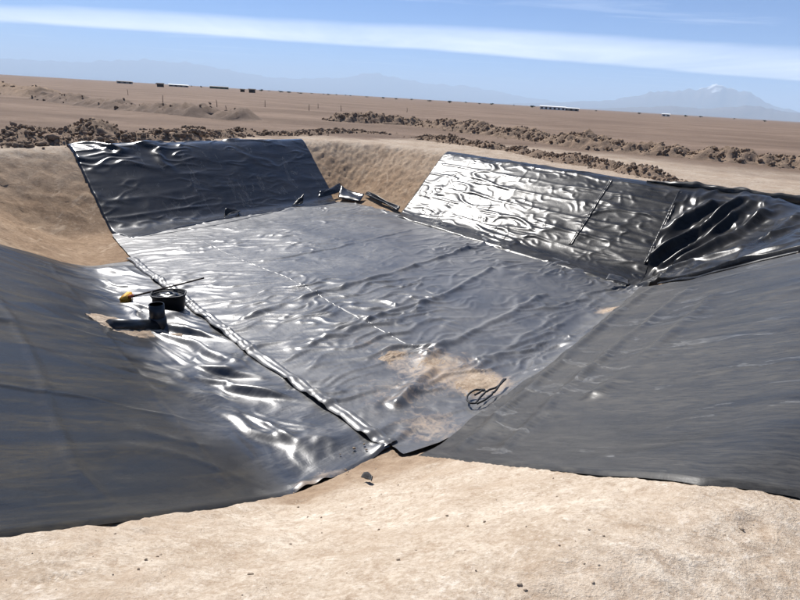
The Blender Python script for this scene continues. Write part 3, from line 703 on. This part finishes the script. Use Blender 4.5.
# soil showing in the slit around the pipe
def sand_patch(name, centre, ax, ra, rb, ht, label, seed, disp, off, sink=0.0):
    n = 44; t = np.linspace(-1.1, 1.1, n); U, V = np.meshgrid(t, t, indexing='ij'); ax = np.array(ax) / np.linalg.norm(ax); bx = np.array([-ax[1], ax[0]])
    x = centre[0] + U * ra * ax[0] + V * rb * bx[0]; y = centre[1] + U * ra * ax[1] + V * rb * bx[1]
    rr = np.hypot(U, V) + 0.28 * fbm(U * 2.2, V * 2.2, 3, seed)
    S = surf(x, y, disp, off); S[..., 2] += ht * np.clip(1 - rr, -0.6, 1) * (1 + 0.5 * fbm(U * 5, V * 5, 2, seed + 3)) + 0.006 * fbm(U * 12, V * 12, 2, seed + 7) - sink
    me = mesh_np(name, S.reshape(-1, 3), grid_faces(n, n)); attr(me, 'pale', np.full(n * n, 0.9)); attr(me, 'damp', np.full(n * n, 0.35))
    o = link(name, me, M_SOIL); tag(o, label, 'sand'); return o
zero = lambda x, y: np.zeros_like(x)
sa_, sb_ = hp(97, 324), hp(170, 333)
sand_patch('bare_soil', (sa_ + sb_) / 2, sb_ - sa_, np.linalg.norm(sb_ - sa_) * 0.52, 0.30, 0.07, 'bare tan soil showing in the slit around the drain pipe', 501, zero, 0.055)
sand_patch('spilled_sand', hp(478, 385), E1, 0.50, 0.34, 0.030, 'orange sand spilled on the floor liner by the black cable', 511, disp_floor, 0.0)
sand_patch('spilled_sand', hp(432, 366), E1, 0.65, 0.36, 0.016, 'thin orange sand smear between the dark folds and the cable', 521, disp_floor, 0.0)
sand_patch('spilled_sand', hp(612, 311), E1, 0.20, 0.15, 0.04, 'small orange sand spot near the folded corner', 531, disp_floor, 0.0)
sand_patch('spilled_sand', hp(392, 358), E1, 0.32, 0.2, 0.03, 'little sand patch next to the cross weld end', 541, disp_floor, 0.0)

# ------------------------------------------------------------------ tub, broom, cable, scraps
tb = hit(170, 311); zb = floor_z(tb[0], tb[1])
root = empty('tub', (tb[0], tb[1], zb))
bm = bmesh.new(); n = 36; rings = []
def tub_ring(z, rx, ry, sq=3.2):
    out = []
    for k in range(n):
        a = 2 * math.pi * k / n; c, s = math.cos(a), math.sin(a)
        out.append(bm.verts.new((rx * math.copysign(abs(c) ** (2 / sq), c), ry * math.copysign(abs(s) ** (2 / sq), s), z)))
    return out
prof = [(0.0, .20, .15), (0.02, .225, .17), (0.20, .245, .19), (0.235, .25, .195), (0.25, .265, .21), (0.27, .265, .21), (0.27, .245, .19), (0.235, .24, .185), (0.21, .10, .08)]
for z, rx, ry in prof: rings.append(tub_ring(z, rx, ry))
for A, B in zip(rings[:-1], rings[1:]):
    for k in range(n): bm.faces.new((A[k], A[(k + 1) % n], B[(k + 1) % n], B[k]))
bm.faces.new(rings[0][::-1]); bm.faces.new(rings[-1])
bm_obj('body', bm, M_BLACK, root)
bm = bmesh.new(); tube_bm(bm, [(-.255 + .51 * k / 12, -.02, .255 + .055 * math.sin(math.pi * k / 12)) for k in range(13)], .012, 8)
bm_obj('handle', bm, M_BLACK, root)
bm = bmesh.new(); bmesh.ops.create_icosphere(bm, subdivisions=3, radius=1.0)
for v in bm.verts:
    k = 1 + .3 * float(perlin(v.co.x * 2 + 3, v.co.y * 2 + v.co.z, 5)); v.co = Vector((v.co.x * .2 * k, v.co.y * .15 * k, v.co.z * .06 * k + .215))
bm_obj('contents', bm, M_LEFT, root)
root.rotation_euler.z = 0.25
tag(root, 'squat black plastic tub under the broom handle', 'tub')

bh = hit(127, 306); zh = float(surf(np.array([bh[0]]), np.array([bh[1]]), disp_lefts, .018)[0, 2])
head = Vector((bh[0], bh[1], zh + 0.07))
dd = ray(204, 278); tt = (EYE - (zb + 0.52)) / -dd[2]; end = Vector((dd[0] * tt, dd[1] * tt, EYE + dd[2] * tt))
v = (end - head).normalized()
root = empty('broom', (head.x, head.y, zh))
rz = math.atan2(v.y, v.x)
bm = bmesh.new(); tube_bm(bm, [Vector((0, 0, .07)) + v * .03, Vector((0, 0, .07)) + (end - head) * .5, Vector((0, 0, .07)) + (end - head)], [.016, .014, .013], 10)
bm_obj('handle', bm, M_STICK, root)
bm = bmesh.new(); vs = box_bm(bm, (0, 0, .10), (.09, .30, .06), rz); bmesh.ops.bevel(bm, geom=bm.edges[:], offset=.012, segments=2, affect='EDGES')
bm_obj('head', bm, M_YELLOW, root)
bm = bmesh.new()
rb = random.Random(3)
for i in range(6):
    for j in range(18):
        p = Matrix.Rotation(rz, 3, 'Z') @ Vector((-.032 + .013 * i, -.135 + .016 * j, 0)); q = p + Vector((rb.uniform(-.02, .02), rb.uniform(-.02, .02), 0))
        tube_bm(bm, [p + Vector((0, 0, .08)), q + Vector((0, 0, .0))], .005, 4)
o = bm_obj('bristles', bm, M_YELLOW, root); o['kind'] = 'stuff'
bm = bmesh.new(); tube_bm(bm, [Vector((0, 0, .08)), Vector((0, 0, .085)) + v * .12], [.028, .022], 12)
bm_obj('socket', bm, M_ORANGE, root)
tag(root, 'broom with yellow head lying across the black tub', 'broom')

cab = [(508, 389), (503, 394), (498, 397), (491, 399), (485, 404), (479, 410), (478, 412), (471, 411), (467, 407), (467, 403), (471, 400), (480, 399.5), (487, 399.5), (481, 402), (475, 404)]
cab2 = [(506, 389), (500, 397), (494, 404), (488, 409), (479, 412.5)]
root = empty('cable_coil', tuple(hit(485, 402)))
def cpath(c):
    P = resample(px_line(c), 90); k = np.array([1, 2, 3, 2, 1]) / 9
    Q = P.copy()
    for a in (0, 1): Q[2:-2, a] = np.convolve(P[:, a], k, 'valid')
    return [surf_at(p, lambda x, y: np.maximum(disp_floor(x, y), np.where(sdf(x, y) > -0.3, disp_near(x, y), 0)), 0.06) - Vector(root.location) for p in Q]
bm = bmesh.new(); tube_bm(bm, cpath(cab), .013, 8); bm_obj('loop', bm, M_BLACK, root)
bm = bmesh.new(); tube_bm(bm, cpath(cab2), .013, 8); bm_obj('tail', bm, M_BLACK, root)
tag(root, 'loop of thin black cable lying beside spilled sand', 'cable')

def scrap(name, corners, hts, label, mat, seed, nseg=14, wave=0.03, cat='liner scrap', group=None, z0=None):
    """a stiff offcut of liner: a bent patch with real thickness"""
    P = [np.array(hp(*c)) for c in corners]; t = np.linspace(0, 1, nseg); U, V = np.meshgrid(t, t, indexing='ij')
    q = lambda A: (1 - U) * (1 - V) * A[0] + U * (1 - V) * A[1] + U * V * A[2] + (1 - U) * V * A[3]
    x = q([p[0] for p in P]); y = q([p[1] for p in P]); h = q(hts) + wave * np.sin(np.pi * U) * np.cos(2 * np.pi * V + seed) + wave * .6 * perlin(U * 3, V * 3, seed)
    z = base(x, y) + 0.05 + np.maximum(h, 0.0)
    me = mesh_np(name, np.stack([x, y, z], -1).reshape(-1, 3), grid_faces(nseg, nseg)); uv_from(me, np.stack([U, V], -1).reshape(-1, 2))
    o = link(name, me, mat); md = o.modifiers.new('thickness', 'SOLIDIFY'); md.thickness = 0.012; md.offset = 0
    tag(o, label, cat, group); return o
scrap('liner_flap', [(224, 218), (241, 216), (239, 213), (226, 216)], [0.0, 0.10, 0.02, 0.17], 'small upturned liner flap standing alone at the far toe', M_RIGHT, 1)
scrap('liner_flap', [(292, 207), (303, 206), (304, 203.5), (298, 204)], [0, 0.05, 0.26, 0.10], 'tiny liner flap between the upturned flap and the folded offcuts', M_RIGHT, 2)
scrap('liner_offcut', [(318, 201), (342, 198), (340, 193), (320, 198)], [0.06, 0.20, 0.30, 0.18], 'folded black liner offcut with bright top at foot of bare corner', M_FAR, 3)
scrap('liner_offcut', [(338, 201), (360, 204), (364, 199), (341, 195)], [0.08, 0.05, 0.12, 0.30], 'grey drooping liner offcut lying against the bare corner slope', M_FAR, 4)
scrap('liner_strip', [(364, 197), (398, 214), (400, 212), (368, 196)], [0.05, 0.05, 0.10, 0.12], 'thin bright liner strip hanging down the foot of the bare corner', M_RIGHT, 5, wave=0.05)
scrap('liner_flap', [(604, 289), (628, 289), (628, 285), (607, 285)], [0.16, 0.04, 0.05, 0.20], 'lifted liner flap with dark gap near the folded corner', M_FLOOR, 6)
scrap('rubber_scrap', [(361, 482), (371, 486), (372, 484.5), (364, 480.5)], [0.0, 0.0, 0.03, 0.03], 'small dark scrap lying on the sandy fan', M_BLACK, 7, wave=0.015)
# rolled surplus liner along the right rim
rl = px_line([(640, 187), (690, 193), (740, 199), (800, 206), (850, 212)]); P = resample(rl, 90)
bm = bmesh.new(); rad = []; pts = []
outw = np.array([E1[1] * 0 + E2[1], -E2[0]]); outw = outw * np.sign(outw @ (np.array(rl[2]) - POLY[2:4].mean(0)))
for i, p in enumerate(P):
    rr = 0.09 * (1 + 0.4 * float(perlin(i * 0.12, 0.3, 77))) * (0.12 + 0.88 * min(1, i / 24)); rad.append(rr)
    q = p + outw * (0.28 + 0.05 * float(perlin(i * .09, 2.3, 78))); pts.append((q[0], q[1], 0.03 + rr * 0.6))
rings = tube_bm(bm, pts, rad, 14)
for i, ring in enumerate(rings):
    for k, vtx in enumerate(ring): vtx.co += Vector((0, 0, 0.022 * float(perlin(i * .25, k * .6, 79)))) + Vector((outw[0], outw[1], 0)) * 0.03 * float(perlin(i * .2, k * .5, 80))
o = bm_obj('liner_roll', bm, M_NEAR); tag(o, 'slumped grey roll of surplus liner along the rim by the folded corner', 'liner roll')
# stones on the strip and the sand
rs = random.Random(9)
def stone(x, y, s, label, disp=None, group=None):
    p = hit(x, y); z = p[2] + s * 0.3 + (float(disp(np.array([p[0]]), np.array([p[1]]))[0]) + .02 if disp else 0)
    k = bpy.data.objects.new('stone', rs.choice(STONES)); C.objects.link(k); k.location = (p[0], p[1], z); k.scale = (s, s * .85, s * .8); k.rotation_euler = (0, 0, rs.uniform(0, 6))
    tag(k, label, 'stone', group)
STONES = []
for i in range(3):
    V, Fc = ICO[i]; me = mesh_np('stone', V, Fc); me.materials.append(M_STONE); me.polygons.foreach_set('use_smooth', [True] * len(me.polygons)); STONES.append(me)
for x, y, s in [(354, 452, .022), (364, 448, .017), (366, 453, .015), (346, 474, .014), (340, 458, .01)]:
    stone(x, y, s, 'small stone on the glossy strip beside the sandy fan', disp_lefts, 'small stones on the glossy strip')
for x, y, s in [(362, 510, .016), (465, 552, .012), (160, 556, .012), (690, 560, .014), (590, 520, .012), (250, 575, .012), (520, 585, .010), (90, 590, .012), (742, 530, .012)]:
    stone(x, y, s, 'small stone lying in the pale foreground sand', None, 'small stones in the sand')

rc = random.Random(31); items = []
for _ in range(800):
    x = rc.uniform(-3.4, 3.6); y = 0.9 + 4.0 * rc.random() ** 1.3; sz = 0.002 + 0.009 * rc.random() ** 5
    items.append((x, y, sz))
xs = np.array([i[0] for i in items]); ys = np.array([i[1] for i in items]); dz = sdf(xs, ys)
inl = np.zeros(len(xs), bool)
for P in ALLP: inl |= inside_poly(xs, ys, P[::3])
zs = base(xs, ys) + 0.020 * fbm(xs * 1.7, ys * 1.7, 3, 301) + 0.009 * fbm(xs * 6, ys * 6, 3, 305) + 0.006 * ridge(xs * 14, ys * 14, 309)
so = scatter_mesh('sand_crumbs', [((x, y, z + sz * 0.2), sz) for (x, y, sz), z, k in zip(items, zs, inl) if not k], M_SOIL, None, rc)
attr(so.data, 'pale', np.repeat(rng.uniform(0.75, 1.0, len(so.data.vertices) // 6 + 1), 6)[:len(so.data.vertices)])
tag(so, 'crumbs of dry soil scattered over the pale sand', kind='stuff')

# ------------------------------------------------------------------ stakes, sheds, trees on the plain
for i, (x, yb, hpx) in enumerate([(163, 104, 8), (217, 107.5, 7), (226, 110, 4), (265, 108, 7), (309, 111, 6), (318, 109, 5), (341, 112, 6), (128, 95, 5), (407, 112, 4)]):
    p = on_z(x, yb); dist = p[1]; h = hpx / F * dist
    bm = bmesh.new(); tube_bm(bm, [(0, 0, -.15), (.01, 0, h * .5), (rs.uniform(-.05, .05), 0, h)], [.035, .03, .025], 7)
    o = bm_obj('wooden_stake', bm, M_POST, None, True, (p[0], p[1], 0)); tag(o, 'thin dark wooden stake standing on the open plain', 'stake', 'stakes on the plain')
def shed(name, x, dist, wdt, dep, hgt, wall, roof, label, rz=0.0, cat='shed', openings=3, group=None):
    dr = ray(x, 105); az = math.atan2(dr[0], dr[1]); gx_, gy_ = math.sin(az) * dist, math.cos(az) * dist
    gz = -0.0011 * max(gx_, 0) * float(sstep(60, 200, np.array(dist)))
    root = empty(name, (gx_, gy_, gz)); root.rotation_euler.z = -az + rz
    bm = bmesh.new(); box_bm(bm, (0, 0, hgt * .4 - .5), (wdt, dep, hgt * .8 + 1)); bm_obj('wall', bm, wall, root, False)
    bm = bmesh.new(); e = .3
    pr_ = [(-dep / 2 - e, hgt * .8), (0, hgt), (dep / 2 + e, hgt * .8), (dep / 2 + e, hgt * .8 + .12), (0, hgt + .12), (-dep / 2 - e, hgt * .8 + .12)]
    a = [bm.verts.new((-wdt / 2 - e, yv, zv)) for yv, zv in pr_]; b = [bm.verts.new((wdt / 2 + e, yv, zv)) for yv, zv in pr_]
    for k in range(6): bm.faces.new((a[k], a[(k + 1) % 6], b[(k + 1) % 6], b[k]))
    bm.faces.new(a[::-1]); bm.faces.new(b); bm_obj('roof', bm, roof, root, False)
    for k in range(openings):
        bm = bmesh.new(); box_bm(bm, ((-.5 + (k + .5) / openings) * wdt, -dep / 2 - .03, hgt * .38), (wdt / openings * .45, .1, hgt * .5)); bm_obj('opening', bm, M_DARKW, root, False)
    tag(root, label, cat, group)
shed('long_shed', 553, 420, 17, 8, 2.4, M_WHITE, M_WHITE, 'long low white-roofed shed with a shorter shed at its end', openings=6)
shed('long_shed', 572, 430, 10, 8, 2.1, M_GREYW, M_WHITE, 'short white-roofed shed continuing the long one', openings=3)
shed('hut', 162, 360, 3.6, 4, 2.0, M_DARKW, M_DARKW, 'dark hut in front of the pale flat roofs', openings=1, cat='hut')
shed('long_shed', 180, 560, 16, 9, 1.9, M_GREYW, M_WHITE, 'pale flat shed roof next to the dark hut', openings=4)
shed('hut', 243, 330, 2.2, 3, 1.5, M_DARKW, M_DARKW, 'smaller of two dark huts standing side by side', openings=1, cat='hut')
shed('hut', 252.5, 320, 3.2, 3.5, 1.8, M_DARKW, M_DARKW, 'wider of two dark huts standing side by side', openings=1, cat='hut')
shed('long_shed', 127, 600, 13, 9, 2.2, M_GREYW, M_GREYW, 'grey shed roof breaking the horizon alone', openings=3)
shed('long_shed', 220, 700, 20, 9, 2.6, M_GREENW, M_GREYW, 'grey-green net shed beyond the two dark huts', openings=4)
shed('white_hut', 668, 520, 6, 5, 2.0, M_WHITE, M_WHITE, 'small white hut far out on the right plain', openings=2, cat='hut')

def tree(x, dist, h, wdt, label, seed, group):
    r = random.Random(seed); dr = ray(x, 105); az = math.atan2(dr[0], dr[1]); gx_, gy_ = math.sin(az) * dist, math.cos(az) * dist
    gz = -0.0011 * max(gx_, 0) * float(sstep(60, 200, np.array(dist)))
    root = empty('desert_tree', (gx_, gy_, gz))
    bm = bmesh.new(); tube_bm(bm, [(0, 0, -.5), (.05 * h, 0, h * .3), (0, .03 * h, h * .7)], [.05 * h, .035 * h, .015 * h], 6)
    for k in range(3):
        a = k * 2.1; tube_bm(bm, [(.04 * h, 0, h * .3), (math.cos(a) * wdt * .3, math.sin(a) * wdt * .3, h * .65)], [.025 * h, .01 * h], 5)
    bm_obj('trunk', bm, M_POST, root)
    nl = 260; VV = []; FF = []
    cl = [(r.gauss(0, .25) * wdt, r.gauss(0, .25) * wdt, h * r.uniform(.4, .9)) for _ in range(9)]
    for k in range(nl):
        c = r.choice(cl); s = .09 * wdt * r.uniform(.5, 1.4)
        p = np.array(c) + np.array([r.gauss(0, .13) * wdt, r.gauss(0, .13) * wdt, r.gauss(0, .10) * h])
        a = np.array([r.gauss(0, 1) for _ in range(3)]); a /= np.linalg.norm(a); b = np.cross(a, [r.random(), r.random(), r.random()]); b /= np.linalg.norm(b)
        i0 = len(VV); VV += [p - a * s, p + b * s * .6, p + a * s, p - b * s * .6]; FF.append([i0, i0 + 1, i0 + 2, i0 + 3])
    o = link('crown', mesh_np('crown', VV, FF), M_LEAF, None, False); o.parent = root
    tag(root, label, 'tree', group)
rt = random.Random(17)
for i, x in enumerate([158, 191, 205, 262, 270, 279, 286, 300, 312, 322, 331, 337, 345, 352, 366, 380, 395, 412, 428, 447, 466, 480, 494, 512, 530, 596, 640, 690, 704, 738, 770]):
    tree(x + rt.uniform(-3, 3), rt.uniform(500, 1100), rt.uniform(1.0, 2.2), rt.uniform(1.8, 4.0), 'small dark scrubby tree on the far horizon line', 600 + i, 'scrub trees on the horizon')

# ------------------------------------------------------------------ mountains
def mountain(name, prof, dist, depth, mat, seed, label):
    xs = np.array([p[0] for p in prof]); pxh = np.array([p[1] for p in prof])
    xx = np.linspace(xs[0], xs[-1], 240); rays = np.array([ray(x, 98 + (x - 400) * math.tan(ROLL)) for x in xx]); az = np.arctan2(rays[:, 0], rays[:, 1])
    el = np.interp(xx, xs, pxh) / F * np.cos(az); nd = 44; t = np.linspace(0, 1, nd)
    A, T = np.meshgrid(az, t, indexing='ij'); EL = el[:, None] * np.ones((1, nd))
    rr = dist + (T - 0.5) * depth
    sh = np.sin(np.pi * T) ** 0.8
    nn = fbm(A * 26, T * 3.5, 5, seed, 0.55)
    EL = EL * (1 + 0.07 * fbm(A * 60, A * 0, 4, seed + 9, 0.6))
    z = EL * dist * sh * (1 + 0.16 * nn * (1 - 0.5 * sh)) - 60
    V = np.stack([np.sin(A) * rr, np.cos(A) * rr, z], -1)
    o = link(name, mesh_np(name, V.reshape(-1, 3), grid_faces(240, nd)), mat); tag(o, label, kind='structure'); return o
def rock_mat(name, snow):
    m, t, b = new_mat(name); g = N(t, 'ShaderNodeNewGeometry'); s = N(t, 'ShaderNodeSeparateXYZ'); t.links.new(g.outputs['Position'], s.inputs[0])
    n = noise(t, g.outputs['Position'], 0.0012, 7, 0.6)
    c = mix(t, n, (0.10, 0.08, 0.07), (0.20, 0.16, 0.13))
    if snow:
        f = math_node(t, 'ADD', math_node(t, 'DIVIDE', s.outputs[2], 1000.0), math_node(t, 'MULTIPLY', math_node(t, 'SUBTRACT', n, 0.5), 1.3))
        c = mix(t, ramp(t, math_node(t, 'MULTIPLY', f, 0.5), [(snow / 2 - .04, 0), (snow / 2 + .04, 1)]), c, (0.85, 0.87, 0.9))
    t.links.new(c, b.inputs['Base Color']); b.inputs['Roughness'].default_value = 1.0; b.inputs['Specular IOR Level'].default_value = 0.0; return m
mountain('mountain', [(470, 0), (540, 4), (590, 8), (620, 12), (640, 17), (655, 21), (668, 22), (680, 23), (692, 24), (702, 27), (710, 28), (720, 26), (732, 25), (745, 22), (760, 17), (780, 12), (805, 9), (850, 6), (920, 2)], 30000, 9000, rock_mat('snowy_rock', 1.22), 701, 'hazy mountain with snow on its summit ridge')
mountain('mountain', [(560, 0), (620, 5), (670, 9), (700, 8), (740, 13), (790, 10), (860, 9), (960, 4)], 19000, 4000, rock_mat('foothill_rock', 0), 703, 'low hazy foothills before the snowy mountain')
mountain('mountain', [(-160, 4), (-60, 12), (0, 14), (60, 15), (110, 18), (145, 21), (170, 19), (188, 21), (220, 17), (260, 13), (300, 12), (345, 16), (368, 20), (380, 22), (392, 19), (420, 15), (470, 14), (520, 9), (580, 3)], 42000, 9000, rock_mat('far_rock', 0), 702, 'faint blue far mountain range almost lost in haze')

# ------------------------------------------------------------------ haze
bm = bmesh.new(); box_bm(bm, (0, 0, 850.0), (130000, 130000, 1900))
m = bpy.data.materials.new('haze'); m.use_nodes = True; t = m.node_tree; t.nodes.clear()
pv = N(t, 'ShaderNodeVolumePrincipled'); pv.inputs['Color'].default_value = (0.62, 0.80, 1.0, 1); pv.inputs['Density'].default_value = 5.8e-5; pv.inputs['Anisotropy'].default_value = 0.0
mo = N(t, 'ShaderNodeOutputMaterial'); t.links.new(pv.outputs[0], mo.inputs['Volume'])
hz = bm_obj('haze', bm, m, None, False); tag(hz, 'pale blue haze over the whole plain', kind='stuff')
